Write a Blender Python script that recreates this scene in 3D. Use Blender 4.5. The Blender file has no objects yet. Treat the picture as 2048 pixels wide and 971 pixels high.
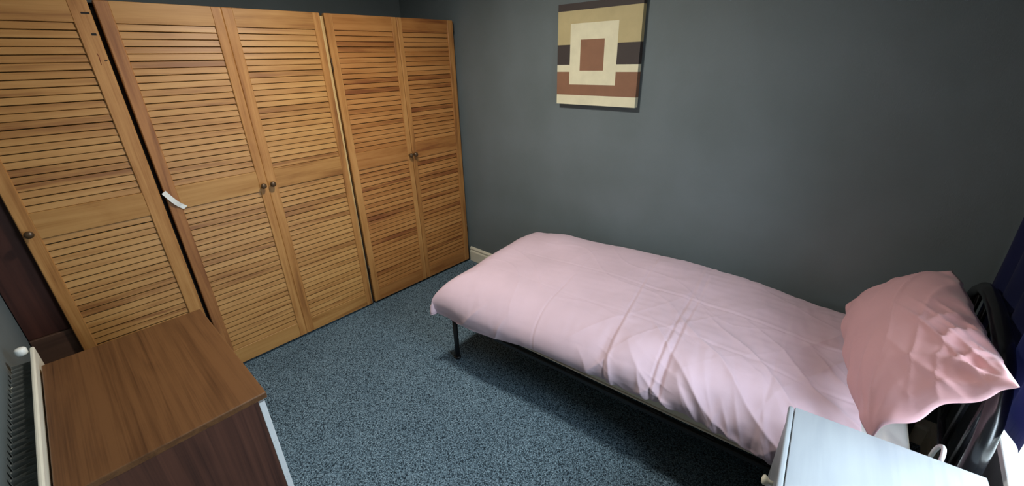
import bpy, bmesh, math, random
import numpy as np
from mathutils import Vector, Matrix

random.seed(4)
RNG = np.random.RandomState(7)
scene = bpy.context.scene
COL = scene.collection

# ------------------------------------------------------------------ camera
cam_d = bpy.data.cameras.new('camera')
cam = bpy.data.objects.new('camera', cam_d)
COL.objects.link(cam)
cam.location = (2.6898, -2.3552, 1.7302)
cam.rotation_euler = (1.1542, 0.0229, 0.7340)
cam_d.sensor_fit = 'HORIZONTAL'
cam_d.sensor_width = 36.0
cam_d.lens = 833.63 / 2048 * 36.0
cam_d.clip_start = 0.02
scene.camera = cam

# ------------------------------------------------------------------ daylight
world = bpy.data.worlds.new('overcast_sky')
scene.world = world
world.use_nodes = True
bg = world.node_tree.nodes['Background']
# overcast sky: brighter towards the zenith, dim ground below the horizon
wt = world.node_tree
w_tc = wt.nodes.new('ShaderNodeTexCoord')
w_sx = wt.nodes.new('ShaderNodeSeparateXYZ')
w_rp = wt.nodes.new('ShaderNodeValToRGB')
w_mp = wt.nodes.new('ShaderNodeMapRange')
w_mp.inputs['From Min'].default_value = -1.0
w_mp.inputs['From Max'].default_value = 1.0
wt.links.new(w_tc.outputs['Generated'], w_sx.inputs[0])
wt.links.new(w_sx.outputs['Z'], w_mp.inputs['Value'])
wt.links.new(w_mp.outputs[0], w_rp.inputs['Fac'])
_e = w_rp.color_ramp.elements
_e[0].position = 0.47
_e[0].color = (0.085, 0.085, 0.075, 1)
_e[1].position = 0.52
_e[1].color = (0.34, 0.42, 0.49, 1)
_n = _e.new(1.0)
_n.color = (0.76, 0.89, 1.0, 1)
wt.links.new(w_rp.outputs['Color'], bg.inputs['Color'])
bg.inputs['Strength'].default_value = 33.0

# window opening in the right hand wall (x = XR)
XR = 3.17          # inner face of window wall
YF = -2.70         # inner face of radiator wall
XL = -0.70         # wall behind the wardrobe
ZC = 2.45          # ceiling
WY0, WY1, WZ0, WZ1 = -1.54, -0.72, 0.705, 2.12

portal_d = bpy.data.lights.new('window_daylight', 'AREA')
portal_d.shape = 'RECTANGLE'
portal_d.size = WZ1 - WZ0
portal_d.size_y = WY1 - WY0
portal_d.cycles.is_portal = True
portal = bpy.data.objects.new('window_daylight', portal_d)
COL.objects.link(portal)
portal.location = (XR + 0.14, (WY0 + WY1) / 2, (WZ0 + WZ1) / 2)
portal.rotation_euler = (0, math.radians(90), 0)   # -Z of the lamp looks to -X

vs = scene.view_settings
scene.display_settings.display_device = 'sRGB'
vs.view_transform = 'Standard'
vs.look = 'None'
vs.exposure = 0.17
vs.gamma = 1.0
vs.use_curve_mapping = False
scene.cycles.max_bounces = 10
scene.cycles.diffuse_bounces = 6
scene.cycles.transparent_max_bounces = 12

# ------------------------------------------------------------------ materials
def lin(r, g, b):
    f = lambda c: (c / 255) / 12.92 if c / 255 <= 0.04045 else ((c / 255 + 0.055) / 1.055) ** 2.4
    return (f(r), f(g), f(b), 1)

class NT:
    def __init__(s, name):
        s.m = bpy.data.materials.new(name)
        s.m.use_nodes = True
        s.t = s.m.node_tree
        s.b = s.t.nodes['Principled BSDF']
    def n(s, typ, **kw):
        nd = s.t.nodes.new(typ)
        for k, v in kw.items():
            if k.startswith('i_'):
                nd.inputs[k[2:].replace('_', ' ')].default_value = v
            else:
                setattr(nd, k, v)
        return nd
    def l(s, a, ai, b, bi):
        s.t.links.new(a.outputs[ai], b.inputs[bi])
    def ramp(s, src, out, stops):
        r = s.n('ShaderNodeValToRGB')
        cr = r.color_ramp
        while len(cr.elements) > 1:
            cr.elements.remove(cr.elements[-1])
        cr.elements[0].position = stops[0][0]
        cr.elements[0].color = stops[0][1]
        for p, c in stops[1:]:
            e = cr.elements.new(p)
            e.color = c
        s.l(src, out, r, 'Fac')
        return r
    def bump(s, src, out, strength=0.3, dist=0.002):
        b = s.n('ShaderNodeBump')
        b.inputs['Strength'].default_value = strength
        b.inputs['Distance'].default_value = dist
        s.l(src, out, b, 'Height')
        s.l(b, 'Normal', s.b, 'Normal')
        return b

def plain(name, col, rough=0.5, metal=0.0, spec=0.5, mottle=0.06):
    """one colour with a faint procedural unevenness"""
    k = NT(name)
    tc = k.n('ShaderNodeTexCoord')
    no = k.n('ShaderNodeTexNoise', i_Scale=14.0, i_Detail=4.0)
    k.l(tc, 'Object', no, 'Vector')
    c = np.array(col[:3])
    r = k.ramp(no, 'Fac', [(0.3, tuple(c * (1 - mottle)) + (1,)), (0.7, tuple(np.minimum(c * (1 + mottle), 1)) + (1,))])
    k.l(r, 'Color', k.b, 'Base Color')
    k.b.inputs['Roughness'].default_value = rough
    k.b.inputs['Metallic'].default_value = metal
    k.b.inputs['Specular IOR Level'].default_value = spec
    return k.m

def wood(name, light, mid, dark, axis, rough=0.45, vary=0.25, grain=1.0, spec=0.4, along=1.3, across=26.0):
    """grain runs along local axis (0 x, 1 y, 2 z); each object differs a little"""
    k = NT(name)
    tc = k.n('ShaderNodeTexCoord')
    oi = k.n('ShaderNodeObjectInfo')
    mul = k.n('ShaderNodeVectorMath', operation='MULTIPLY')
    mul.inputs[1].default_value = (7.3, 11.7, 5.1)
    comb = k.n('ShaderNodeCombineXYZ')
    for i in 'XYZ':
        k.l(oi, 'Random', comb, i)
    k.l(comb, 'Vector', mul, 0)
    add = k.n('ShaderNodeVectorMath', operation='ADD')
    k.l(tc, 'Object', add, 0)
    k.l(mul, 'Vector', add, 1)
    sc = [across] * 3
    sc[axis] = along
    mp = k.n('ShaderNodeMapping')
    mp.inputs['Scale'].default_value = sc
    k.l(add, 'Vector', mp, 'Vector')
    n1 = k.n('ShaderNodeTexNoise', i_Scale=1.0, i_Detail=3.0, i_Distortion=0.8)
    k.l(mp, 'Vector', n1, 'Vector')
    sc2 = [across * 9] * 3
    sc2[axis] = along * 4
    mp2 = k.n('ShaderNodeMapping')
    mp2.inputs['Scale'].default_value = sc2
    k.l(add, 'Vector', mp2, 'Vector')
    n2 = k.n('ShaderNodeTexNoise', i_Scale=1.0, i_Detail=2.0)
    k.l(mp2, 'Vector', n2, 'Vector')
    # broad figure (knots, heartwood streaks)
    sc3 = [across * 0.35] * 3
    sc3[axis] = along * 2.2
    mp3 = k.n('ShaderNodeMapping')
    mp3.inputs['Scale'].default_value = sc3
    k.l(add, 'Vector', mp3, 'Vector')
    n3 = k.n('ShaderNodeTexNoise', i_Scale=1.0, i_Detail=2.0, i_Distortion=1.5)
    k.l(mp3, 'Vector', n3, 'Vector')
    w1 = k.n('ShaderNodeMath', operation='MULTIPLY')
    w1.inputs[1].default_value = 0.62
    k.l(n1, 'Fac', w1, 0)
    w3 = k.n('ShaderNodeMath', operation='MULTIPLY_ADD')
    w3.inputs[1].default_value = 0.26
    k.l(n3, 'Fac', w3, 0)
    k.l(w1, 0, w3, 2)
    w2 = k.n('ShaderNodeMath', operation='MULTIPLY_ADD')
    w2.inputs[1].default_value = 0.22 * grain
    k.l(n2, 'Fac', w2, 0)
    k.l(w3, 0, w2, 2)
    # per object shift
    sh = k.n('ShaderNodeMath', operation='MULTIPLY_ADD')
    sh.inputs[1].default_value = vary
    k.l(oi, 'Random', sh, 0)
    k.l(w2, 0, sh, 2)
    sb = k.n('ShaderNodeMath', operation='SUBTRACT')
    sb.inputs[1].default_value = vary / 2
    k.l(sh, 0, sb, 0)
    r = k.ramp(sb, 0, [(0.36, dark), (0.50, mid), (0.68, light)])
    k.l(r, 'Color', k.b, 'Base Color')
    k.b.inputs['Roughness'].default_value = rough
    k.b.inputs['Specular IOR Level'].default_value = spec
    k.bump(w2, 0, 0.15, 0.0008)
    return k.m

PL, PM, PD = lin(186, 140, 82), lin(170, 122, 66), lin(136, 88, 42)
M = {}
M['pine_h'] = wood('pine_horizontal', PL, PM, PD, 1, vary=0.16)
M['pine_h_red'] = wood('pine_horizontal_red', lin(178, 125, 70), lin(160, 106, 54), lin(122, 70, 34), 1, vary=0.22)
M['pine_v'] = wood('pine_vertical', lin(190, 140, 82), lin(168, 116, 62), lin(132, 84, 42), 2, vary=0.12)
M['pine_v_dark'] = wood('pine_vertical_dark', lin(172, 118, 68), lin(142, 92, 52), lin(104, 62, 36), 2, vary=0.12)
M['pine_pale'] = wood('pine_pale_post', lin(206, 176, 122), lin(190, 156, 102), lin(160, 120, 74), 2, vary=0.1)
M['teak_x'] = wood('teak_veneer_top', lin(110, 75, 45), lin(90, 59, 34), lin(62, 38, 22), 0, rough=0.42, vary=0.0, along=0.9, across=30, grain=1.5)
M['teak_z'] = wood('teak_veneer_side', lin(92, 58, 45), lin(74, 46, 36), lin(50, 31, 25), 2, rough=0.45, vary=0.0, along=0.7, across=24, grain=1.3)
M['mahog'] = wood('dark_red_board', lin(78, 44, 34), lin(66, 37, 29), lin(54, 29, 23), 2, vary=0.05, grain=0.5)
M['umber'] = wood('dark_brown_board', lin(92, 68, 54), lin(80, 58, 46), lin(66, 46, 37), 1, vary=0.05, grain=0.5)
M['ash'] = wood('grey_ash_laminate', lin(142, 147, 150), lin(135, 140, 144), lin(126, 131, 136), 1, rough=0.42, vary=0.0, along=1.2, across=14, grain=0.4)
M['white_gloss'] = plain('white_gloss_paint', lin(226, 228, 222), 0.3, mottle=0.02)
M['white_lam'] = plain('white_laminate', lin(224, 226, 226), 0.4, mottle=0.02)
M['cream'] = plain('cream_gloss_skirting', lin(220, 216, 196), 0.4, mottle=0.03)
M['rad'] = plain('radiator_enamel', lin(226, 224, 208), 0.35, mottle=0.03)
M['fin'] = plain('convector_steel', lin(128, 132, 128), 0.55, mottle=0.2)
M['black'] = plain('black_gloss_metal', (0.006, 0.006, 0.007, 1), 0.22, spec=0.6)
M['blackm'] = plain('black_satin_metal', (0.008, 0.008, 0.009, 1), 0.45)
M['gapdark'] = plain('dark_recess_shade', (0.02, 0.016, 0.012, 1), 0.9)  # near-black colour stands in for the shade inside the door gaps
M['brass'] = plain('dark_antique_knob', lin(86, 66, 44), 0.35, 0.3, mottle=0.2)
M['ceil'] = plain('white_ceiling_paint', lin(232, 232, 228), 0.9, mottle=0.01)
M['plastic'] = plain('white_plastic', lin(236, 238, 232), 0.4, mottle=0.01)
M['ink'] = plain('black_ink', (0.008, 0.006, 0.006, 1), 0.8)
M['redink'] = plain('red_pencil', lin(120, 44, 24), 0.8)

def mk_wall():
    k = NT('slate_grey_wall_paint')
    tc = k.n('ShaderNodeTexCoord')
    n1 = k.n('ShaderNodeTexNoise', i_Scale=2.2, i_Detail=5.0)
    k.l(tc, 'Object', n1, 'Vector')
    r = k.ramp(n1, 'Fac', [(0.3, lin(98, 108, 109)), (0.5, lin(103, 113, 115)), (0.7, lin(108, 118, 121))])
    k.l(r, 'Color', k.b, 'Base Color')
    k.b.inputs['Roughness'].default_value = 0.62
    k.b.inputs['Specular IOR Level'].default_value = 0.3
    mp = k.n('ShaderNodeMapping')
    mp.inputs['Scale'].default_value = (260, 260, 60)
    k.l(tc, 'Object', mp, 'Vector')
    n2 = k.n('ShaderNodeTexNoise', i_Scale=1.0, i_Detail=2.0)
    k.l(mp, 'Vector', n2, 'Vector')
    k.bump(n2, 'Fac', 0.35, 0.0015)
    return k.m
M['wall'] = mk_wall()

def mk_carpet():
    k = NT('blue_grey_loop_carpet')
    tc = k.n('ShaderNodeTexCoord')
    mp = k.n('ShaderNodeMapping')
    mp.inputs['Rotation'].default_value = (0, 0, math.radians(38))
    k.l(tc, 'Object', mp, 'Vector')
    v = k.n('ShaderNodeTexVoronoi', i_Scale=170.0, i_Randomness=0.75)
    k.l(mp, 'Vector', v, 'Vector')
    n1 = k.n('ShaderNodeTexNoise', i_Scale=120.0, i_Detail=3.0, i_Roughness=0.7)
    k.l(mp, 'Vector', n1, 'Vector')
    n2 = k.n('ShaderNodeTexNoise', i_Scale=3.0, i_Detail=4.0)
    k.l(tc, 'Object', n2, 'Vector')
    r1 = k.ramp(v, 'Distance', [(0.1, lin(156, 178, 188)), (0.45, lin(106, 128, 140)), (0.8, lin(32, 44, 52))])
    r2 = k.ramp(n1, 'Fac', [(0.35, (0.45, 0.47, 0.5, 1)), (0.62, (1.2, 1.22, 1.25, 1))])
    mx = k.n('ShaderNodeMix', data_type='RGBA', blend_type='MULTIPLY')
    mx.inputs['Factor'].default_value = 1.0
    k.t.links.new(r1.outputs['Color'], mx.inputs[6])
    k.t.links.new(r2.outputs['Color'], mx.inputs[7])
    r3 = k.ramp(n2, 'Fac', [(0.3, (0.88, 0.9, 0.92, 1)), (0.7, (1.06, 1.06, 1.06, 1))])
    mx2 = k.n('ShaderNodeMix', data_type='RGBA', blend_type='MULTIPLY')
    mx2.inputs['Factor'].default_value = 1.0
    k.t.links.new(mx.outputs[2], mx2.inputs[6])
    k.t.links.new(r3.outputs['Color'], mx2.inputs[7])
    k.t.links.new(mx2.outputs[2], k.b.inputs['Base Color'])
    k.b.inputs['Roughness'].default_value = 0.95
    k.b.inputs['Specular IOR Level'].default_value = 0.1
    inv = k.n('ShaderNodeMath', operation='SUBTRACT')
    inv.inputs[0].default_value = 1.0
    k.l(v, 'Distance', inv, 1)
    k.bump(inv, 0, 0.8, 0.004)
    return k.m
M['carpet'] = mk_carpet()

def mk_fabric(name, col, rough=0.8, sheen=0.2, weave=900.0, bump=0.12):
    k = NT(name)
    tc = k.n('ShaderNodeTexCoord')
    n1 = k.n('ShaderNodeTexNoise', i_Scale=5.0, i_Detail=4.0)
    k.l(tc, 'Object', n1, 'Vector')
    c = np.array(col[:3])
    r = k.ramp(n1, 'Fac', [(0.3, tuple(c * 0.95) + (1,)), (0.7, tuple(c * 1.04) + (1,))])
    k.l(r, 'Color', k.b, 'Base Color')
    k.b.inputs['Roughness'].default_value = rough
    k.b.inputs['Specular IOR Level'].default_value = 0.2
    k.b.inputs['Sheen Weight'].default_value = sheen
    n2 = k.n('ShaderNodeTexNoise', i_Scale=55.0, i_Detail=3.0, i_Distortion=0.6)
    k.l(tc, 'Object', n2, 'Vector')
    k.bump(n2, 'Fac', bump, 0.003)
    return k.m
M['pink'] = mk_fabric('pale_pink_cotton', lin(200, 175, 185))
M['pink_pillow'] = mk_fabric('dusty_pink_cotton', lin(214, 166, 170))
M['sheet'] = mk_fabric('white_cotton_sheet', lin(226, 222, 216))
M['tick'] = mk_fabric('mattress_ticking', lin(214, 204, 186))
M['navy'] = mk_fabric('navy_curtain_fabric', lin(34, 40, 84), sheen=0.1)

def mk_glass():
    k = NT('window_glass')
    tr = k.n('ShaderNodeBsdfTransparent')
    gl = k.n('ShaderNodeBsdfGlossy')
    gl.inputs['Roughness'].default_value = 0.02
    lw = k.n('ShaderNodeLayerWeight', i_Blend=0.5)
    pw = k.n('ShaderNodeMath', operation='POWER')
    pw.inputs[1].default_value = 5.0
    k.l(lw, 'Facing', pw, 0)
    fr = k.n('ShaderNodeMath', operation='MULTIPLY_ADD')
    fr.inputs[1].default_value = 0.7
    fr.inputs[2].default_value = 0.04
    k.l(pw, 0, fr, 0)
    mx = k.n('ShaderNodeMixShader')
    k.l(fr, 0, mx, 0)
    k.l(tr, 0, mx, 1)
    k.l(gl, 0, mx, 2)
    k.t.links.new(mx.outputs[0], k.t.nodes['Material Output'].inputs['Surface'])
    return k.m
M['glass'] = mk_glass()

# ------------------------------------------------------------------ helpers
def box(bm, x0, x1, y0, y1, z0, z1, bev=0.0, seg=1, mi=0, mat=None):
    r = bmesh.ops.create_cube(bm, size=1.0)
    vv = r['verts']
    for v in vv:
        v.co = Vector((x0 + (v.co.x + .5) * (x1 - x0), y0 + (v.co.y + .5) * (y1 - y0), z0 + (v.co.z + .5) * (z1 - z0)))
    fs = set(f for v in vv for f in v.link_faces)
    for f in fs:
        f.material_index = mi
    if bev > 0:
        es = list(set(e for v in vv for e in v.link_edges))
        rr = bmesh.ops.bevel(bm, geom=es, offset=bev, segments=seg, affect='EDGES', profile=0.5)
        vv = list(set(v for f in rr['faces'] for v in f.verts))
        for f in set(f for v in vv for f in v.link_faces):
            f.material_index = mi
        vv = list(set(v for v in vv))
    if mat is not None:
        bmesh.ops.transform(bm, matrix=mat, verts=vv)
    return vv

def tube(bm, pts, rad, n=12, cap=True, flat=1.0):
    """round tube along points; rad may be a list"""
    pts = [Vector(p) for p in pts]
    if not isinstance(rad, (list, tuple)):
        rad = [rad] * len(pts)
    rings = []
    prev = None
    for i, p in enumerate(pts):
        t = (pts[min(i + 1, len(pts) - 1)] - pts[max(i - 1, 0)]).normalized()
        if prev is None:
            a = Vector((0, 0, 1)) if abs(t.z) < 0.9 else Vector((1, 0, 0))
            nx = t.cross(a).normalized()
        else:
            nx = (prev - t * prev.dot(t)).normalized()
        prev = nx
        ny = t.cross(nx)
        rings.append([bm.verts.new(p + nx * math.cos(2 * math.pi * k / n) * rad[i] + ny * math.sin(2 * math.pi * k / n) * rad[i] * flat) for k in range(n)])
    for a, b in zip(rings, rings[1:]):
        for k in range(n):
            f = bm.faces.new((a[k], a[(k + 1) % n], b[(k + 1) % n], b[k]))
            f.smooth = True
    if cap:
        bm.faces.new(rings[0][::-1])
        bm.faces.new(rings[-1])

def lathe(bm, prof, origin, axis, n=16):
    """prof list of (r, h) along axis"""
    ax = Vector(axis).normalized()
    a = Vector((0, 0, 1)) if abs(ax.z) < 0.9 else Vector((1, 0, 0))
    e1 = ax.cross(a).normalized()
    e2 = ax.cross(e1)
    o = Vector(origin)
    rings = []
    for r, h in prof:
        rings.append([bm.verts.new(o + ax * h + (e1 * math.cos(2 * math.pi * k / n) + e2 * math.sin(2 * math.pi * k / n)) * max(r, 1e-4)) for k in range(n)])
    for p, q in zip(rings, rings[1:]):
        for k in range(n):
            f = bm.faces.new((p[k], p[(k + 1) % n], q[(k + 1) % n], q[k]))
            f.smooth = True
    bm.faces.new(rings[0][::-1])
    bm.faces.new(rings[-1])

def W(o):
    m = Matrix.Translation(o.location) @ o.rotation_euler.to_matrix().to_4x4()
    return W(o.parent) @ m if o.parent else m

def obj(name, bm, mats, parent=None, world_space=True, smooth=False, loc=None):
    """bm given in world space is moved into the parent's space; origin optional"""
    if parent is not None and world_space:
        bm.transform(W(parent).inverted())
    off = None
    if loc is not None:
        off = W(parent).inverted() @ Vector(loc) if parent is not None else Vector(loc)
        bm.transform(Matrix.Translation(-off))
    bmesh.ops.recalc_face_normals(bm, faces=bm.faces)
    me = bpy.data.meshes.new(name)
    bm.to_mesh(me)
    bm.free()
    if not isinstance(mats, (list, tuple)):
        mats = [mats]
    for m in mats:
        me.materials.append(M[m] if isinstance(m, str) else m)
    if smooth:
        for p in me.polygons:
            p.use_smooth = True
    o = bpy.data.objects.new(name, me)
    COL.objects.link(o)
    if parent is not None:
        o.parent = parent
    if off is not None:
        o.location = off
    return o

def thing(name, label, cat, loc, rotz=0.0, group=None):
    o = bpy.data.objects.new(name, None)
    o.empty_display_size = 0.1
    COL.objects.link(o)
    o.location = loc
    o.rotation_euler = (0, 0, rotz)
    o['label'] = label
    o['category'] = cat
    if group:
        o['group'] = group
    return o

def tag(o, label, cat, group=None):
    o['label'] = label
    o['category'] = cat
    if group:
        o['group'] = group
    return o

def struct(name, bm, mats, parent=None, label=None):
    o = obj(name, bm, mats, parent)
    if parent is None:
        o['kind'] = 'structure'
        if label:
            o['label'] = label
    return o

def NB():
    return bmesh.new()

# ------------------------------------------------------------------ room shell
T = 0.12
bm = NB(); box(bm, XL - T, XR + T + .2, YF - T, T, -0.1, 0.0)
struct('floor', bm, 'carpet', label='floor covered in blue grey loop pile carpet')
bm = NB(); box(bm, XL - T, XR + T + .2, YF - T, T, ZC, ZC + .1)
struct('ceiling', bm, 'ceil', label='white painted ceiling of the bedroom')
bm = NB(); box(bm, XL - T, XR + T + .2, 0.0, T, 0, ZC)
struct('wall_back', bm, 'wall', label='slate grey wall the bed stands along, with the canvas')
bm = NB(); box(bm, XL - T, XL, YF, 0.0, 0, ZC)
struct('wall_left', bm, 'wall', label='slate grey wall behind and above the wardrobe doors')
bm = NB(); box(bm, XL - T, XR + T + .2, YF - T, YF, 0, ZC)
struct('wall_front', bm, 'wall', label='slate grey wall behind the radiator and chest')
bm = NB()
XO = XR + 0.24
box(bm, XR, XO, YF, 0.0, 0, WZ0 - .028)
box(bm, XR, XO, YF, 0.0, WZ1, ZC)
box(bm, XR, XO, YF, WY0, WZ0 - .028, WZ1)
box(bm, XR, XO, WY1, 0.0, WZ0 - .028, WZ1)
struct('wall_right', bm, 'wall', label='slate grey window wall behind the headboard')

# window with frame, panes and a white sill board
bm = NB()
fx0, fx1 = XR + .15, XR + .21
fw = .06
box(bm, fx0, fx1, WY0, WY1, WZ0, WZ0 + fw, .004)
box(bm, fx0, fx1, WY0, WY1, WZ1 - fw, WZ1, .004)
for y in (WY0, (WY0 + WY1) / 2 - fw / 2, WY1 - fw):
    box(bm, fx0, fx1, y, y + fw, WZ0 + fw, WZ1 - fw, .004)
win = struct('window_1', bm, 'white_gloss', label='white framed window above the sill beside the navy curtain')
ym = (WY0 + WY1) / 2
for a, b in ((WY0 + fw, ym - fw / 2), (ym + fw / 2, WY1 - fw)):
    bm = NB(); box(bm, fx0 + .025, fx0 + .031, a, b, WZ0 + fw, WZ1 - fw)
    obj('pane', bm, 'glass', win)
bm = NB(); box(bm, XR - .04, fx0, WY0 - .05, WY1 + .06, WZ0 - .028, WZ0, .006, 3)
struct('trim_1', bm, 'white_gloss', label='white window sill board beside the headboard')

def skirting(name, axis, a, b, wallpos, sgn, label):
    """two step moulded skirting; profile (out, z)"""
    prof = [(0, 0), (.020, 0), (.020, .092), (.0165, .100), (.0125, .104), (.0125, .112), (.016, .117), (.016, .124), (.010, .134), (.006, .138), (0, .138)]
    bm = NB()
    ends = []
    for t in (a, b):
        ring = []
        for o_, z in prof:
            p = wallpos + sgn * o_
            ring.append(bm.verts.new((t, p, z) if axis == 0 else (p, t, z)))
        ends.append(ring)
    n = len(prof)
    for i in range(n):
        bm.faces.new((ends[0][i], ends[0][(i + 1) % n], ends[1][(i + 1) % n], ends[1][i]))
    bm.faces.new(ends[0]); bm.faces.new(ends[1][::-1])
    struct(name, bm, 'cream', label=label)
skirting('baseboard_back', 0, 0.004, XR, 0.0, -1, 'cream moulded skirting board at the foot of the canvas wall')
skirting('baseboard_right', 1, YF + .02, -.02, XR, -1, 'cream moulded skirting board under the window')
skirting('baseboard_front', 0, 0.004, XR - .02, YF, 1, 'cream moulded skirting board behind the chest')

# ------------------------------------------------------------------ wardrobe
H = 2.0
ward = thing('fitted_wardrobe', 'wide pine fitted wardrobe with louvred doors across the end wall', 'wardrobe', (0, -1.3, 0))
slat_mesh = {}

def slat_proto(width, mat):
    key = (round(width, 3), mat)
    if key in slat_mesh:
        return slat_mesh[key]
    bm = NB()
    # cross section (x, z): top tucked in, lower edge proud, rounded nose
    prof = [(-.0120, .0143), (-.0175, .0130), (-.0135, -.0128), (-.0105, -.0146), (-.0070, -.0142), (-.0055, -.0124), (-.0090, .0128)]
    rr = []
    for y in (-width / 2, width / 2):
        rr.append([bm.verts.new((x, y, z)) for x, z in prof])
    n = len(prof)
    for i in range(n):
        bm.faces.new((rr[0][i], rr[0][(i + 1) % n], rr[1][(i + 1) % n], rr[1][i]))
    bm.faces.new(rr[0]); bm.faces.new(rr[1][::-1])
    bmesh.ops.recalc_face_normals(bm, faces=bm.faces)
    me = bpy.data.meshes.new('slat')
    bm.to_mesh(me); bm.free()
    me.materials.append(M[mat])
    slat_mesh[key] = me
    return me

def knob(parent, y, z, x=0.0):
    bm = NB()
    lathe(bm, [(.008, 0), (.0075, .004), (.0065, .010), (.010, .015), (.0155, .021), (.0165, .027), (.0145, .033), (.009, .0365), (.002, .0375)], (x, y, z), (1, 0, 0), 16)
    return obj('knob', bm, 'brass', parent)

def door(y0, y1, sl, sr, label, knob_y=None, left_dark=False, right_dark=False, dz=0.0, hm='pine_h'):
    """y0 < y1; sl = stile at y0 side (photo left), sr = stile at y1 side"""
    yc = (y0 + y1) / 2
    zt, zb = H + dz, .018
    z_top, z_m1, z_m0, z_b = 1.912, 1.166, 1.048, .122
    bm = NB()
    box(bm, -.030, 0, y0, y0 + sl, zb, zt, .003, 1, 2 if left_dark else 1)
    box(bm, -.030, 0, y1 - sr, y1, zb, zt, .003, 1, 2 if right_dark else 1)
    for a, b in ((z_top, zt), (z_m0, z_m1), (zb, z_b)):
        box(bm, -.028, -.0015, y0 + sl - .002, y1 - sr + .002, a, b, .0015, 1, 0)
    d = obj('door', bm, [hm, 'pine_v', 'pine_v_dark'], ward, loc=(0, yc, zb))
    d['label'] = label
    me = slat_proto(y1 - sr - y0 - sl + .004, hm)
    ym = (y0 + sl + y1 - sr) / 2
    for a, b in ((z_m1, z_top), (z_b, z_m0)):
        n = round((b - a) / .0315)
        for i in range(n):
            s = bpy.data.objects.new('slat', me)
            COL.objects.link(s)
            s.parent = d
            z = a + (i + .5) * (b - a) / n
            s.location = (random.uniform(-.0006, .0006), ym - yc, z - zb + random.uniform(-.0008, .0008))
            s.rotation_euler = (random.uniform(-.0022, .0022), random.uniform(-.02, .02), 0)
    if knob_y is not None:
        knob(d, knob_y, 1.083)
    return d

dA = door(-.520, -.032, .036, .052, 'rightmost louvred door against the grey wall', -.508, hm='pine_h_red')
dB = door(-1.022, -.524, .050, .038, 'second louvred door from the grey wall', -.550, hm='pine_h_red')
dC = door(-1.5538, -1.048, .052, .042, 'middle louvred door with a knob on its left stile', -1.533)
dD = door(-2.034, -1.5542, .052, .046, 'louvred door with the white strip on its darker stile', -1.585, left_dark=True, right_dark=False)  # left stile uses the darker pine
dE = door(-2.552, -2.052, .050, .066, 'leftmost louvred door behind the brown chest', -2.530)

# posts, head rail, top, side strips and the boarding at the left end
def wpart(name, mat, *bx, **kw):
    bm = NB()
    for b in bx:
        box(bm, *b, **kw)
    return obj(name, bm, mat, ward)
wpart('post', 'gapdark', (-.060, -.022, -1.0475, -1.0265, 0.0, 1.975), bev=.001)
bm = NB()      # scribed cover strip, narrowing towards the floor
vv = box(bm, -.0215, -.006, -1.0475, -1.029, .02, 1.985)
for v in vv:
    if v.co.z < 1 and v.co.y > -1.04:
        v.co.y = -1.0445
obj('cover_strip', bm, 'pine_pale', ward)
wpart('post', 'gapdark', (-.090, -.042, -2.075, -2.010, 0.0, 1.985), bev=.001)
wpart('side_strip', 'pine_v', (-.050, -.026, -.0325, -.008, 0.142, 1.90), bev=.001)
wpart('head_rail', 'gapdark', (-.075, -.034, -2.56, -.004, 1.93, 1.992), bev=.001)
wpart('top_board', 'umber', (XL + .004, -.034, YF + .004, -.004, 1.974, 1.990))
wpart('end_board', 'mahog', (-.070, -.045, YF + .003, -2.540, .588, 1.974), bev=.001)
wpart('plinth_board', 'umber', (-.070, -.032, YF + .003, -2.540, 0.0, .586), bev=.002)
# small dark hinge cut-outs and pencil mark on the left door's stile
for (y0, y1, z0, z1, m) in ((-2.086, -2.058, 1.944, 1.951, 'ink'), (-2.078, -2.061, 1.862, 1.871, 'ink'), (-2.068, -2.058, 1.760, 1.764, 'ink')):
    bm = NB(); box(bm, -.002, .0006, y0, y1, z0, z1)
    obj('hinge_mark', bm, m, dE)
bm = NB(); tube(bm, [(.0003, -2.083, 1.792), (.0003, -2.081, 1.775), (.0003, -2.084, 1.745)], .0012, 6)
obj('pencil_mark', bm, 'redink', dE)
for (dd, y, z) in ((dB, -1.024, 1.72), (dB, -1.024, .30), (dA, -.029, 1.955), (dA, -.029, .33), (dD, -2.029, 1.70), (dD, -2.029, .35)):
    bm = NB(); tube(bm, [(-.004, y, z - .035), (-.004, y, z + .035)], .0042, 8)
    obj('hinge', bm, 'brass', dd)

# curled strip of white plastic on the stile
bm = NB()
L = []
for i in range(13):
    t = i / 12
    y = -2.036 + .066 * t
    z = 1.150 - .098 * t + .012 * math.sin(math.pi * t) * -1
    x = .003 + .010 * math.sin(math.pi * min(1, t * 1.3))
    L.append((x, y, z))
va, vb, vc, vd = [], [], [], []
for i, (x, y, z) in enumerate(L):
    hw = .0115
    nrm = Vector((0, .83, .55))
    c = Vector((x, y, z))
    va.append(bm.verts.new(c + nrm * hw)); vb.append(bm.verts.new(c - nrm * hw))
    vc.append(bm.verts.new(c + nrm * hw + Vector((.0015, 0, 0)))); vd.append(bm.verts.new(c - nrm * hw + Vector((.0015, 0, 0))))
for i in range(12):
    bm.faces.new((va[i], va[i + 1], vb[i + 1], vb[i])); bm.faces.new((vc[i], vd[i], vd[i + 1], vc[i + 1]))
    bm.faces.new((va[i], vc[i], vc[i + 1], va[i + 1])); bm.faces.new((vb[i], vb[i + 1], vd[i + 1], vd[i]))
bm.faces.new((va[0], vb[0], vd[0], vc[0])); bm.faces.new((va[-1], vc[-1], vd[-1], vb[-1]))
tag(obj('plastic_strip', bm, 'plastic'), 'short curled white strip stuck to a wardrobe door stile', 'strip')

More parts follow.
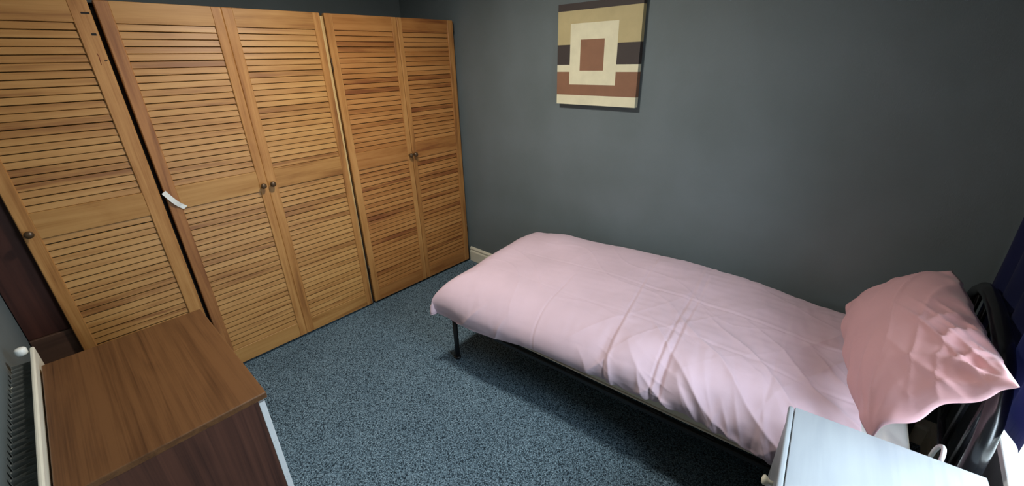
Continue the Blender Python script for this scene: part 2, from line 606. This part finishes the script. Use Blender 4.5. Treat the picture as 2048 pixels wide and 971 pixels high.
# ------------------------------------------------------------------ canvas
cx0, cx1, cz0, cz1, cd = .986, 1.536, 1.455, 2.016, .034
CM = [plain('canvas_espresso', lin(58, 50, 47), .7), plain('canvas_tan', lin(180, 166, 122), .7), plain('canvas_cream', lin(214, 209, 178), .7), plain('canvas_brown', lin(132, 94, 70), .7)]
zf = [0, .068, .19, .345, .39, .59, .648, .66, .79, .90, 1.0]
xf = [0, .17, .304, .60, .752, 1.0]
def band(t):
    return 0 if t < .068 else 1 if t < .39 else 0 if t < .59 else 2 if t < .66 else 3 if t < .90 else 2
def cell(s, t):
    if .304 < s < .60 and .345 < t < .648:
        return 3
    if .17 < s < .752 and .19 < t < .79:
        return 2
    return band(t)
pic = thing('canvas_picture', 'square canvas with brown, cream and black blocks hanging on the grey wall', 'picture', ((cx0 + cx1) / 2, -.002, cz0))
bm = NB()
X = lambda s: cx0 + s * (cx1 - cx0)
Z = lambda t: cz1 - t * (cz1 - cz0)
yf, yb = -.006 - cd, -.006
def quad(pts, mi):
    f = bm.faces.new([bm.verts.new(p) for p in pts]); f.material_index = mi
for i in range(len(xf) - 1):
    for j in range(len(zf) - 1):
        a, b, c, d = X(xf[i]), X(xf[i + 1]), Z(zf[j]), Z(zf[j + 1])
        quad([(a, yf, d), (b, yf, d), (b, yf, c), (a, yf, c)], cell((xf[i] + xf[i + 1]) / 2, (zf[j] + zf[j + 1]) / 2))
for j in range(len(zf) - 1):
    c, d = Z(zf[j]), Z(zf[j + 1])
    mi = band((zf[j] + zf[j + 1]) / 2)
    quad([(cx1, yf, d), (cx1, yb, d), (cx1, yb, c), (cx1, yf, c)], mi)
    quad([(cx0, yf, d), (cx0, yf, c), (cx0, yb, c), (cx0, yb, d)], mi)
quad([(cx0, yf, cz1), (cx1, yf, cz1), (cx1, yb, cz1), (cx0, yb, cz1)], 0)
quad([(cx0, yf, cz0), (cx0, yb, cz0), (cx1, yb, cz0), (cx1, yf, cz0)], 2)
quad([(cx0, yb, cz0), (cx0, yb, cz1), (cx1, yb, cz1), (cx1, yb, cz0)], 2)
bmesh.ops.remove_doubles(bm, verts=bm.verts, dist=1e-5)
obj('canvas', bm, CM, pic)
bm = NB()
for (a, b, c, d) in ((cx0 + .004, cx0 + .04, cz0 + .004, cz1 - .004), (cx1 - .04, cx1 - .004, cz0 + .004, cz1 - .004)):
    box(bm, a, b, yb + .0002, -.0005, c, d)
obj('stretcher_bar', bm, 'pine_pale', pic)

# ------------------------------------------------------------------ bed
TH = math.radians(4.0)
BO = Vector((0.965, -1.050, 0))
BL, BW = 2.05, 0.86
bed = thing('single_bed', 'single bed with black metal frame along the grey wall', 'bed', BO, TH)
BM = Matrix.Translation(BO) @ Matrix.Rotation(TH, 4, 'Z')
def bpart(name, bm, mat, smooth=False, parent=None):
    bm.transform(BM)
    return obj(name, bm, mat, parent or bed, smooth=smooth)
RZ0, RZ1 = .286, .308
bm = NB(); box(bm, .02, BL + .04, .004, .028, RZ0, RZ1, .003); bpart('side_rail', bm, 'blackm')
bm = NB(); box(bm, .02, BL + .04, BW - .028, BW - .004, RZ0, RZ1, .003); bpart('side_rail', bm, 'blackm')
bm = NB(); box(bm, .004, .028, .0, BW, RZ0, RZ1, .003); bpart('foot_rail', bm, 'blackm')
for u, v in ((.016, .018), (.016, BW - .018)):
    bm = NB(); tube(bm, [(u, v, .012), (u, v, RZ1 - .004)], .0155, 14)
    leg = bpart('leg', bm, 'blackm')
    bm = NB(); lathe(bm, [(.017, 0), (.020, .002), (.020, .014), (.0165, .018)], (u, v, 0), (0, 0, 1), 14)
    bpart('foot_cap', bm, 'blackm', parent=leg)
bm = NB(); tube(bm, [(1.02, BW / 2, 0), (1.02, BW / 2, RZ0)], .014, 12); bpart('leg', bm, 'blackm')
for i in range(9):
    u = .16 + i * .215
    bm = NB(); box(bm, u, u + .05, .01, BW - .01, RZ1 - .006, RZ1 + .006, .002); bpart('slat', bm, 'blackm')
# headboard: arched black tube standing square to the window wall, with uprights
HX = 3.072
half = [(-.945, 0), (-.945, .30), (-.945, .55), (-.943, .66), (-.932, .75), (-.905, .82), (-.855, .88), (-.78, .925), (-.68, .945), (-.57, .953)]
hp = [(HX, y, z) for y, z in half] + [(HX, -.505, .955)] + [(HX, -1.01 - y, z) for y, z in half[::-1]]
bm = NB(); tube(bm, hp, .023, 18); obj('headboard_frame', bm, 'black', bed)
bm = NB(); tube(bm, [(HX, -.94, .50), (HX, -.07, .50)], .012, 12); obj('head_rail', bm, 'black', bed)
for k, (y, z) in enumerate(((-.80, .91), (-.65, .945), (-.505, .95), (-.36, .945), (-.21, .91))):
    bm = NB(); tube(bm, [(HX, y, .505), (HX, y, z)], .008, 10); obj('spindle', bm, 'black', bed)

# mattress (lifts off the frame)
def rounded_slab(bm, u0, u1, v0, v1, z0, z1, r, seg=5):
    box(bm, u0, u1, v0, v1, z0, z1, r, seg)
mat_t = thing('mattress', 'pale mattress showing as a strip under the pink duvet', 'mattress', BM @ Vector((1.0, BW / 2, RZ1)), TH)
bm = NB(); rounded_slab(bm, .03, BL - .002, 0.019, BW - .019, RZ1 + .0065, .482, .028)
bm.transform(BM); obj('ticking', bm, 'tick', mat_t, smooth=True)
bm = NB(); box(bm, 1.50, BL + .003, .016, BW - .016,   .380, .489, .03, 4)
bm.transform(BM); obj('sheet', bm, 'sheet', mat_t, smooth=True)
for z in (.330, .466):
    bm = NB()
    c = .03
    ring = [(.03 + c, .018, z), (BL - .002 - c, .018, z), (BL, .018 + c, z), (BL, BW - .018 - c, z), (BL - .002 - c, BW - .018, z), (.03 + c, BW - .018, z), (.028, BW - .018 - c, z), (.028, .018 + c, z), (.03 + c, .018, z)]
    tube(bm, ring, .005, 8); bm.transform(BM); obj('piping', bm, 'tick', mat_t, smooth=True)

# ------------------------------------------------------------------ duvet
def sines(U, V, n, f0, f1, seed, aniso=(1, 1)):
    r = np.random.RandomState(seed)
    out = np.zeros_like(U)
    for i in range(n):
        f = math.exp(r.uniform(math.log(f0), math.log(f1)))
        a = r.uniform(0, 2 * math.pi)
        out += np.sin(2 * math.pi * f * (U * math.cos(a) * aniso[0] + V * math.sin(a) * aniso[1]) + r.uniform(0, 6.28)) * (f0 / f) ** .8
    return out / math.sqrt(n)

def sstep(x, a, b):
    t = np.clip((x - a) / (b - a), 0, 1)
    return t * t * (3 - 2 * t)

def wrapc(a, r, out, tuck):
    """cloth coordinate a (0 at edge of bed, negative hangs over) -> horizontal position, drop"""
    q = r - a
    qa = r * math.pi / 2
    arc = np.clip(q, 0, qa) / r
    pos = np.where(q <= 0, a, r - (r + out) * np.sin(arc))
    drop = np.where(q <= 0, 0, r * (1 - np.cos(arc)))
    ex = np.clip(q - qa, 0, None)
    drop = drop + ex
    pos = pos + tuck * sstep(ex, 0.0, .10)
    return pos, drop

def crease(d, w):
    """V shaped press line, d signed distance"""
    return -np.exp(-(d / w) ** 2) + .55 * np.exp(-((d - 2.2 * w) / (1.4 * w)) ** 2)

def ridge(ph):
    s = np.abs(np.sin(ph))
    return 1 - 2 * np.sqrt(s + .02)

NA, NBv = 500, 300
a_ = np.linspace(-.235, 1.90, NA)
tt = np.linspace(0, 1, NBv)
A_, T_ = np.meshgrid(a_, tt, indexing='ij')
# near hem length varies along the bed, hem rises towards the middle
hem = .222 - .100 * sstep(A_, .15, .65) + .012 * np.sin(A_ * 7.0 + .8) * sstep(A_, .3, .8)
B_ = -hem + T_ * (hem + BW + .10)
tuckN = .022 * sstep(A_, .3, .8) + .01
outN = .088 - .026 * sstep(A_, .2, .6)
wob = sines(A_, B_, 8, .6, 1.6, 11)
Bw = B_
pv, dv = wrapc(Bw, .15, outN, tuckN)
pf, dfar = wrapc(BW - Bw, .075, .02, .0)
pv = np.where(Bw > BW / 2, BW - pf, pv)
dv = np.where(Bw > BW / 2, dfar, dv)
pu, du = wrapc(A_, .13, .036, 0.006)
D = (du ** 4 + dv ** 4) ** .25
D = np.where(D > .19, .19 + .036 * np.tanh((D - .19) / .06), D)
crown = .030 * np.sin(np.pi * np.clip(Bw / BW, 0, 1) ** 1.3) ** .8 + .030 * sstep(Bw, .2, .8) * sstep(A_, .2, .7)
crown = crown + .034 * sstep(Bw, .45, .80) * sstep(A_, .08, .32) * (1 - .6 * sstep(A_, 1.2, 1.7))
zt = .592 + crown + .010 * wob - .028 * sstep(A_, 1.45, 1.80)
Uo, Vo, Zo = pu.copy(), pv.copy(), zt - D
# corner: cloth gathers outwards
cn = np.clip(du, 0, .2) * np.clip(np.where(Bw < BW / 2, dv, 0), 0, .2) / .04
Uo -= .010 * cn; Vo -= .014 * cn
# wrinkle height field
topm = 1 - sstep(D, .02, .10)
side = sstep(dv, .03, .12) * (Bw < BW / 2)
h = np.zeros_like(A_)
warp = .02 * sines(A_, B_, 6, 1.2, 3.5, 3)
for (u0, dep, w, sk) in ((.985, .0042, .0065, -.10), (1.215, .0050, .0065, -.05), (1.252, .0042, .006, -.05), (.62, .0015, .006, -.06), (1.62, .002, .007, 0)):
    h += dep * crease(A_ - u0 - sk * (B_ - .4) - .25 * warp, w) * (.35 + .65 * sstep(-B_, -.75, -.10))
for (v0, dep, w) in ((.47, .0022, .006), (.22, .0018, .007)):
    h += dep * crease(B_ - v0 - .35 * warp, w) * sstep(A_, .1, .4) * (.5 + .5 * sstep(A_, .8, 1.1))
h += .0035 * sines(A_, B_, 10, 2.0, 5.0, 21)
h += .0022 * sines(A_ * .8, B_, 12, 5.0, 11.0, 22) * (.3 + .7 * sstep(A_, .7, 1.2))
# long diagonal folds running to the near hem by the bedside table
def crest(ph, k=2.5):
    return (1 - np.abs(np.sin(ph))) ** k - .25
w1 = sines(A_, B_, 6, .8, 2.4, 31); w2 = sines(A_, B_, 6, 1.0, 3.0, 32); w3 = sines(A_, B_, 6, .9, 2.4, 33)
fan = np.arctan2(B_ - .60, A_ - 1.05)
h += .017 * crest(fan * 9 + .9 * w1) * sstep(A_, 1.25, 1.5) * sstep(-B_, -.30, .02)
h += .010 * crest(math.pi * (A_ * 9.0 + B_ * 4.0) + 1.2 * w2) * sstep(A_, 1.25, 1.45) * sstep(-B_, -.20, .05) * (.5 + .5 * w3.clip(-1, 1))
h += .012 * crest(math.pi * (A_ * 4.2 + B_ * 6.5) + 1.3 * w3, 3.0) * sstep(A_, 1.0, 1.35) * sstep(-B_, -.55, -.15)
# hanging folds on the near side
h += .012 * crest(math.pi * (A_ * 6.0 + 3.0 * B_) + 1.5 * w2) * side * sstep(A_, .80, 1.15)
h += .007 * crest(math.pi * (A_ * 4.0 - 2.6 * B_) + 1.4 * w1, 3) * side * (1 - .8 * sstep(A_, .3, .6) * (1 - sstep(A_, .7, 1.0)))
# small crumples along the press lines
nearl = np.exp(-((A_ - 1.24 - (-.05) * (B_ - .4)) / .05) ** 2) + .7 * np.exp(-((A_ - .985 + .10 * (B_ - .4)) / .04) ** 2)
h += .0035 * crest(math.pi * (B_ * 16 + A_ * 5) + 1.8 * w2, 3) * nearl * sstep(-B_, -.45, -.05)
h += .0012 * sines(A_, B_, 14, 12.0, 26.0, 55) * (.4 + .6 * sstep(A_, .8, 1.2))
# scattered short soft creases over the top
h += .0025 * crest(math.pi * (A_ * 3.0 - B_ * 2.0) + 2.2 * w3, 5) * topm * sstep(A_, .3, .9)
h += .0018 * crest(math.pi * (A_ * 1.5 + B_ * 4.0) + 2.4 * w1, 6) * topm
def blob(u, v, su, sv, amp):
    return amp * np.exp(-((A_ - u) / su) ** 2 - ((B_ - v) / sv) ** 2)
h += blob(1.36, .00, .07, .08, .016) + blob(1.12, .03, .08, .10, .012) + blob(.5, .30, .25, .2, .006) + blob(.30, .70, .22, .18, .024)
h += blob(1.27, .02, .025, .12, -.010) + blob(1.00, .02, .025, .12, -.008)
P = np.stack([Uo, Vo, Zo], -1)
gu = np.gradient(P, axis=0); gv = np.gradient(P, axis=1)
nr = np.cross(gu, gv); nr /= np.linalg.norm(nr, axis=-1, keepdims=True) + 1e-9
P = P + nr * h[..., None]
vmax = BW + .045
P[..., 1] = np.minimum(P[..., 1], vmax)
P[..., 1] = np.where((A_ > 1.5) & (P[..., 1] < -.074), -.074, P[..., 1])
Zmin = .345
verts = [tuple(BM @ Vector(p)) for p in P.reshape(-1, 3)]
for i, p in enumerate(verts):      # keep clear of the wall
    if p[1] > -.022:
        verts[i] = (p[0], -.022, p[2])
faces = [(i * NBv + j, (i + 1) * NBv + j, (i + 1) * NBv + j + 1, i * NBv + j + 1) for i in range(NA - 1) for j in range(NBv - 1)]
me = bpy.data.meshes.new('duvet')
me.from_pydata(verts, [], faces)
for p in me.polygons:
    p.use_smooth = True
me.materials.append(M['pink'])
duv = bpy.data.objects.new('duvet', me)
COL.objects.link(duv)
sm = duv.modifiers.new('thickness', 'SOLIDIFY')
sm.thickness = .010
sm.offset = -1
tag(duv, 'pale pink creased duvet spread over the single bed', 'duvet')

# ------------------------------------------------------------------ pillow
def pillow(name, label, BF, BN, TF, TN, thick, mat, seed):
    BF, BN, TF, TN = map(np.array, (BF, BN, TF, TN))
    n, m = 110, 80
    s = np.linspace(-1, 1, n); t = np.linspace(-1, 1, m)
    S, Tt = np.meshgrid(s, t, indexing='ij')
    # edges pulled in between the corners
    Sx = S * (1 - np.where(S < 0, .13, .055) * (1 - Tt ** 2) ** 1.0 * np.abs(S) ** 3)
    Tx = Tt * (1 - np.where(Tt > 0, .075, -.14) * (1 - S ** 2) * np.abs(Tt) ** 3)
    a = (Sx + 1) / 2; b = (Tx + 1) / 2
    base = ((1 - a) * (1 - b))[..., None] * BF + (a * (1 - b))[..., None] * BN + ((1 - a) * b)[..., None] * TF + (a * b)[..., None] * TN
    ctr = (BF + BN + TF + TN) / 4
    for (cs, ct, c_, am) in ((-1, 1, TF, .06), (-1, -1, BF, .05), (1, -1, BN, .03)):
        ww = np.exp(-((S - cs) / .33) ** 2 - ((Tt - ct) / .42) ** 2)
        base = base - ww[..., None] * am * (c_ - ctr) / np.linalg.norm(c_ - ctr)
    nrm = np.cross(BN - BF, TF - BF); nrm = nrm / np.linalg.norm(nrm)
    if nrm[0] > 0:
        nrm = -nrm
    prof = (np.clip(1 - np.abs(S) ** np.where(S < 0, 1.8, 2.6), 0, 1) * np.clip(1 - np.abs(Tt) ** 2.4, 0, 1)) ** .62
    # creases: radiate from corners, gather along the edges
    wr = np.zeros_like(S)
    for k, (cs, ct) in enumerate(((-1, -1), (1, -1), (-1, 1), (1, 1))):
        ang = np.arctan2((Tt - ct) * .6, S - cs)
        rad = np.hypot(S - cs, (Tt - ct) * .7)
        wr += .010 * ridge(ang * 7 + 1.3 * sines(S, Tt, 5, .4, 1.0, seed + k)) * np.exp(-(rad / .62) ** 2) * np.clip(rad * 3, 0, 1) * (1.6 if k == 3 else .8)
    q1 = sines(S, Tt, 5, .4, 1.1, seed + 9); q2 = sines(S, Tt, 5, .5, 1.3, seed + 10)
    wr += .028 * crest(S * 12 + Tt * 4 + 1.3 * q1, 2) * sstep(Tt, .30, .95) * sstep(S, -.35, .45)
    wr += .013 * crest(S * 7 - Tt * 9 + 1.5 * q2, 3) * sstep(S, -.1, .5) * sstep(Tt, -.3, .5)
    wr += .010 * crest(S * 9 + Tt * 7 + 1.6 * q2, 3) * sstep(S, .0, .6) * sstep(-Tt, .0, .8)
    wr += .010 * crest(S * 21 - Tt * 8 + 1.2 * q2, 2) * sstep(Tt, .45, .9) * sstep(S, -.1, .5)
    wr += .008 * crest(S * 5 + Tt * 5 + 1.8 * q1, 5) * sstep(Tt, -.5, .2)
    wr += .004 * sines(S, Tt, 9, .5, 1.6, seed + 12)
    env = np.clip(prof * 2.5, 0, 1)
    front = base + nrm * (thick * prof + wr * env)[..., None]
    back = base - nrm * (thick * .22 * prof)[..., None]
    # sag of the lower border
    fold = .012 * np.sin(S * 15 + 1 + 1.5 * q1) * sstep(np.abs(Tt), .8, 1) + .010 * np.sin(Tt * 8) * sstep(np.abs(S), .85, 1)
    front += nrm * fold[..., None]; back += nrm * fold[..., None]
    vs_ = [tuple(p) for p in front.reshape(-1, 3)] + [tuple(p) for p in back.reshape(-1, 3)]
    N = n * m
    fc = []
    for i in range(n - 1):
        for j in range(m - 1):
            q = (i * m + j, (i + 1) * m + j, (i + 1) * m + j + 1, i * m + j + 1)
            fc.append(q); fc.append(tuple(N + k for k in q[::-1]))
    bm = NB()
    bv = [bm.verts.new(v) for v in vs_]
    for f in fc:
        bm.faces.new([bv[k] for k in f])
    bmesh.ops.remove_doubles(bm, verts=bm.verts, dist=2e-4)
    root = thing(name, label, 'pillow', tuple(np.array((BF + BN) / 2)))
    obj('pillowcase', bm, mat, root, smooth=True)
    return root
pillow('pillow', 'dusty pink pillow leaning against the black headboard', (2.705, -.05, .66), (2.855, -.970, .63), (3.00, -.065, .945), (3.044, -1.05, 1.022), .125, 'pink_pillow', 60)

# ------------------------------------------------------------------ chest of drawers
CX0, CX1, CY0, CY1, CZ = .664, 1.405, -2.614, -2.146, .78
chest = thing('chest_of_drawers', 'brown wood chest of drawers with white drawer fronts beside the radiator', 'chest', ((CX0 + CX1) / 2, (CY0 + CY1) / 2, 0), 0.0)
def cpart(name, mat, *bx, bev=.002, parent=None, seg=1):
    bm = NB()
    for b in bx:
        box(bm, *b, bev=bev, seg=seg)
    return obj(name, bm, mat, parent or chest)
cpart('top_panel', 'teak_x', (CX0 - .004, CX1 + .004, CY0, CY1 + .010, CZ - .022, CZ), bev=.003, seg=2)
cpart('side_panel', 'teak_z', (CX0, CX0 + .018, CY0 + .004, CY1 - .018, 0, CZ - .0225))
cpart('side_panel', 'teak_z', (CX1 - .018, CX1, CY0 + .004, CY1 - .018, 0, CZ - .0225))
cpart('back_panel', 'teak_z', (CX0 + .0185, CX1 - .0185, CY0 + .006, CY0 + .012, .02, CZ - .0225), bev=0)
cpart('plinth', 'teak_z', (CX0 + .0185, CX1 - .0185, CY1 - .050, CY1 - .034, 0, .06))
nd = 4
dh = (CZ - .030 - .062) / nd
for i in range(nd):
    z0 = .062 + i * dh
    d = cpart('drawer', 'white_lam', (CX0 + .001, CX1 + .0005, CY1 - .0175, CY1, z0, z0 + dh - .0015), bev=.001)
    for x in (CX0 + .19, CX1 - .19):
        bm = NB(); lathe(bm, [(.007, 0), (.006, .010), (.014, .018), (.015, .024), (.010, .029), (.002, .030)], (x, CY1, z0 + dh / 2), (0, 1, 0), 14)
        obj('knob', bm, 'white_lam', d)

# ------------------------------------------------------------------ radiator
RX0, RX1, RZb, RZt = .535, 1.95, .20, .806
rad = thing('radiator', 'white panel radiator on the grey wall behind the brown chest', 'radiator', ((RX0 + RX1) / 2, YF, RZb))
RYF, RYB = -2.620, -2.688
bm = NB()
box(bm, RX0, RX1, RYF - .012, RYF, RZb, RZt, .004, 2)
obj('front_panel', bm, 'rad', rad)
for i in range(int((RX1 - RX0 - .06) / .0333)):
    x = RX0 + .03 + i * .0333
    bm = NB()
    p = [(x, RYB), (x + .004, RYB), (x + .012, RYF - .014), (x + .022, RYF - .014), (x + .030, RYB), (x + .0333, RYB)]
    lo = [bm.verts.new((q[0], q[1] + .0005, RZb + .03)) for q in p]
    hi = [bm.verts.new((q[0], q[1] + .0005, RZt - .035)) for q in p]
    lo2 = [bm.verts.new((q[0], q[1] - .0008, RZb + .03)) for q in p]
    hi2 = [bm.verts.new((q[0], q[1] - .0008, RZt - .035)) for q in p]
    for k in range(len(p) - 1):
        bm.faces.new((lo[k], lo[k + 1], hi[k + 1], hi[k])); bm.faces.new((lo2[k], hi2[k], hi2[k + 1], lo2[k + 1]))
        bm.faces.new((hi[k], hi[k + 1], hi2[k + 1], hi2[k]))
    obj('convector_fin', bm, 'fin', rad)
for x in (RX0 + .15, RX1 - .15):
    bm = NB(); box(bm, x - .015, x + .015, YF + .0005, RYF - .013, RZb + .06, RZt - .06, .002)
    obj('bracket', bm, 'rad', rad)
# bleed valve and thermostat head at the far end
bm = NB(); lathe(bm, [(.014, 0), (.016, .004), (.016, .022), (.013, .026), (.004, .028)], (RX0 + .015, -2.652, RZt - .012), (0, 0, 1), 14)
obj('valve_cap', bm, 'plastic', rad)
bm = NB()
tube(bm, [(RX0 - .045, -2.650, 0.0), (RX0 - .045, -2.650, RZb + .03)], .0075, 10)
tube(bm, [(RX0 - .045, -2.650, RZb + .03), (RX0 + .002, -2.650, RZb + .03)], .009, 10)
obj('pipe', bm, 'rad', rad)

# ------------------------------------------------------------------ bedside table
NZ = .703
nA = math.radians(6.0)
NO = Vector((2.655, -1.033, 0))
ns = thing('bedside_table', 'pale grey wood bedside table between the bed and the window sill', 'table', NO, nA)
NM = Matrix.Translation(NO) @ Matrix.Rotation(nA, 4, 'Z')
NW, ND = .440, .44       # along x, along -y
def npart(name, mat, *bx, bev=.002, seg=1, parent=None):
    bm = NB()
    for b in bx:
        box(bm, *b, bev=bev, seg=seg)
    bm.transform(NM)
    return obj(name, bm, mat, parent or ns)
npart('top_panel', 'ash', (.016, NW, -ND, 0, NZ - .022, NZ), bev=.0015)
bm = NB(); box(bm, -.001, .0148, -ND, 0, NZ - .022, NZ - .0006, .0055, 4); bm.transform(NM)
obj('edge_lip', bm, 'ash', ns)
npart('side_panel', 'ash', (.020, NW - .004, -.018, -.002, 0, NZ - .0225))
npart('side_panel', 'ash', (.020, NW - .004, -ND + .002, -ND + .018, 0, NZ - .0225))
npart('back_panel', 'ash', (NW - .012, NW - .005, -ND + .0185, -.0185, .02, NZ - .0225), bev=0)
npart('plinth', 'ash', (.045, .060, -ND + .0185, -.0185, 0, .06))
for i in range(3):
    z0 = .064 + i * .2045
    d = npart('drawer', 'ash', (.004, .0195, -ND + .003, -.003, z0, z0 + .202), bev=.0015)
    bm = NB(); lathe(bm, [(.007, 0), (.006, .010), (.013, .017), (.0155, .023), (.012, .028), (.002, .030)], (.004, -.21, z0 + .10), (-1, 0, 0), 14)
    bm.transform(NM); obj('knob', bm, 'cream', d)

# ------------------------------------------------------------------ curtain and cable
cur = thing('curtain', 'navy blue curtain hanging beside the black headboard', 'curtain', (3.12, -.55, .745))
bm = NB()
nc, nz = 150, 26
def sm1(x, a, b):
    t_ = min(1, max(0, (x - a) / (b - a)))
    return t_ * t_ * (3 - 2 * t_)
g = []
for i in range(nc + 1):
    s = i / nc
    row = []
    for j in range(nz + 1):
        t = j / nz
        y = -.075 - .90 * s + .012 * math.sin(9 * s + 4 * t)
        x = 3.112 - .03 * t + (.010 + .012 * t) * math.sin(2 * math.pi * (s * 5.5 + .12 * math.sin(3 * t + 5 * s)))
        z0 = .742 + .05 * sm1(s, .55, .85)
        z = z0 + t * (2.20 - z0)
        row.append(bm.verts.new((min(x, XR - .006), y, z)))
    g.append(row)
for i in range(nc):
    for j in range(nz):
        f = bm.faces.new((g[i][j], g[i + 1][j], g[i + 1][j + 1], g[i][j + 1])); f.smooth = True
ret = bmesh.ops.solidify(bm, geom=bm.faces[:], thickness=.0018)
obj('curtain_cloth', bm, 'navy', cur)
bm = NB(); tube(bm, [(3.087, -.02, 2.215), (3.087, -2.68, 2.215)], .011, 12)
rod = thing('curtain_rail', 'slim white curtain rail above the window', 'rail', (3.09, -1.35, 2.215))
obj('rod', bm, 'white_gloss', rod)
for y in (-.30, -1.35, -2.40):
    bm = NB(); box(bm, 3.09, XR - .0005, y - .01, y + .01, 2.222, 2.245, .002); obj('bracket', bm, 'white_gloss', rod)

# white cable looping behind the bedside table
bm = NB()
pts = []
ctrl = [Vector(p) for p in ((3.035, -.74, .007), (3.035, -.75, .30), (3.034, -.76, .50), (3.032, -.80, .60), (3.030, -.87, .645), (3.023, -.925, .60), (3.020, -.942, .40), (3.020, -.946, .007))]
for i in range(len(ctrl) - 1):
    p0, p1, p2, p3 = ctrl[max(i - 1, 0)], ctrl[i], ctrl[i + 1], ctrl[min(i + 2, len(ctrl) - 1)]
    for k in range(8):
        t = k / 8
        pts.append(.5 * ((2 * p1) + (p2 - p0) * t + (2 * p0 - 5 * p1 + 4 * p2 - p3) * t * t + (3 * p1 - p0 - 3 * p2 + p3) * t ** 3))
pts.append(ctrl[-1])
tube(bm, pts, .006, 10)
tag(obj('power_cable', bm, 'plastic'), 'white cable looping up behind the bedside table', 'cable')

# ------------------------------------------------------------------ flush ceiling lamp (above the frame)
lampx, lampy = 1.12, -1.30
lamp = thing('ceiling_lamp', 'round white flush lamp on the ceiling above the carpet', 'lamp', (lampx, lampy, ZC))
bm = NB(); lathe(bm, [(.150, 0), (.152, -.006), (.150, -.022), (.140, -.026), (.118, -.026), (.118, -.014)], (lampx, lampy, ZC - .0005), (0, 0, 1), 32); obj('housing', bm, 'plastic', lamp)
bulb = NT('lamp_diffuser')
bulb.b.inputs['Emission Color'].default_value = (1.0, 0.95, 0.87, 1)
bulb.b.inputs['Emission Strength'].default_value = 12.0
bm = NB(); lathe(bm, [(.117, 0), (.117, -.004), (.100, -.009), (.05, -.012), (.002, -.013)], (lampx, lampy, ZC - .0150), (0, 0, 1), 32)
obj('diffuser', bm, bulb.m, lamp, smooth=True)
ld = bpy.data.lights.new('lamp_light', 'AREA')
ld.shape = 'DISK'
ld.size = .20
ld.energy = 27.0
ld.color = (1.0, 0.95, 0.87)
lo_ = bpy.data.objects.new('lamp_light', ld)
COL.objects.link(lo_)
lo_.parent = lamp
lo_.location = (0, 0, -.036)
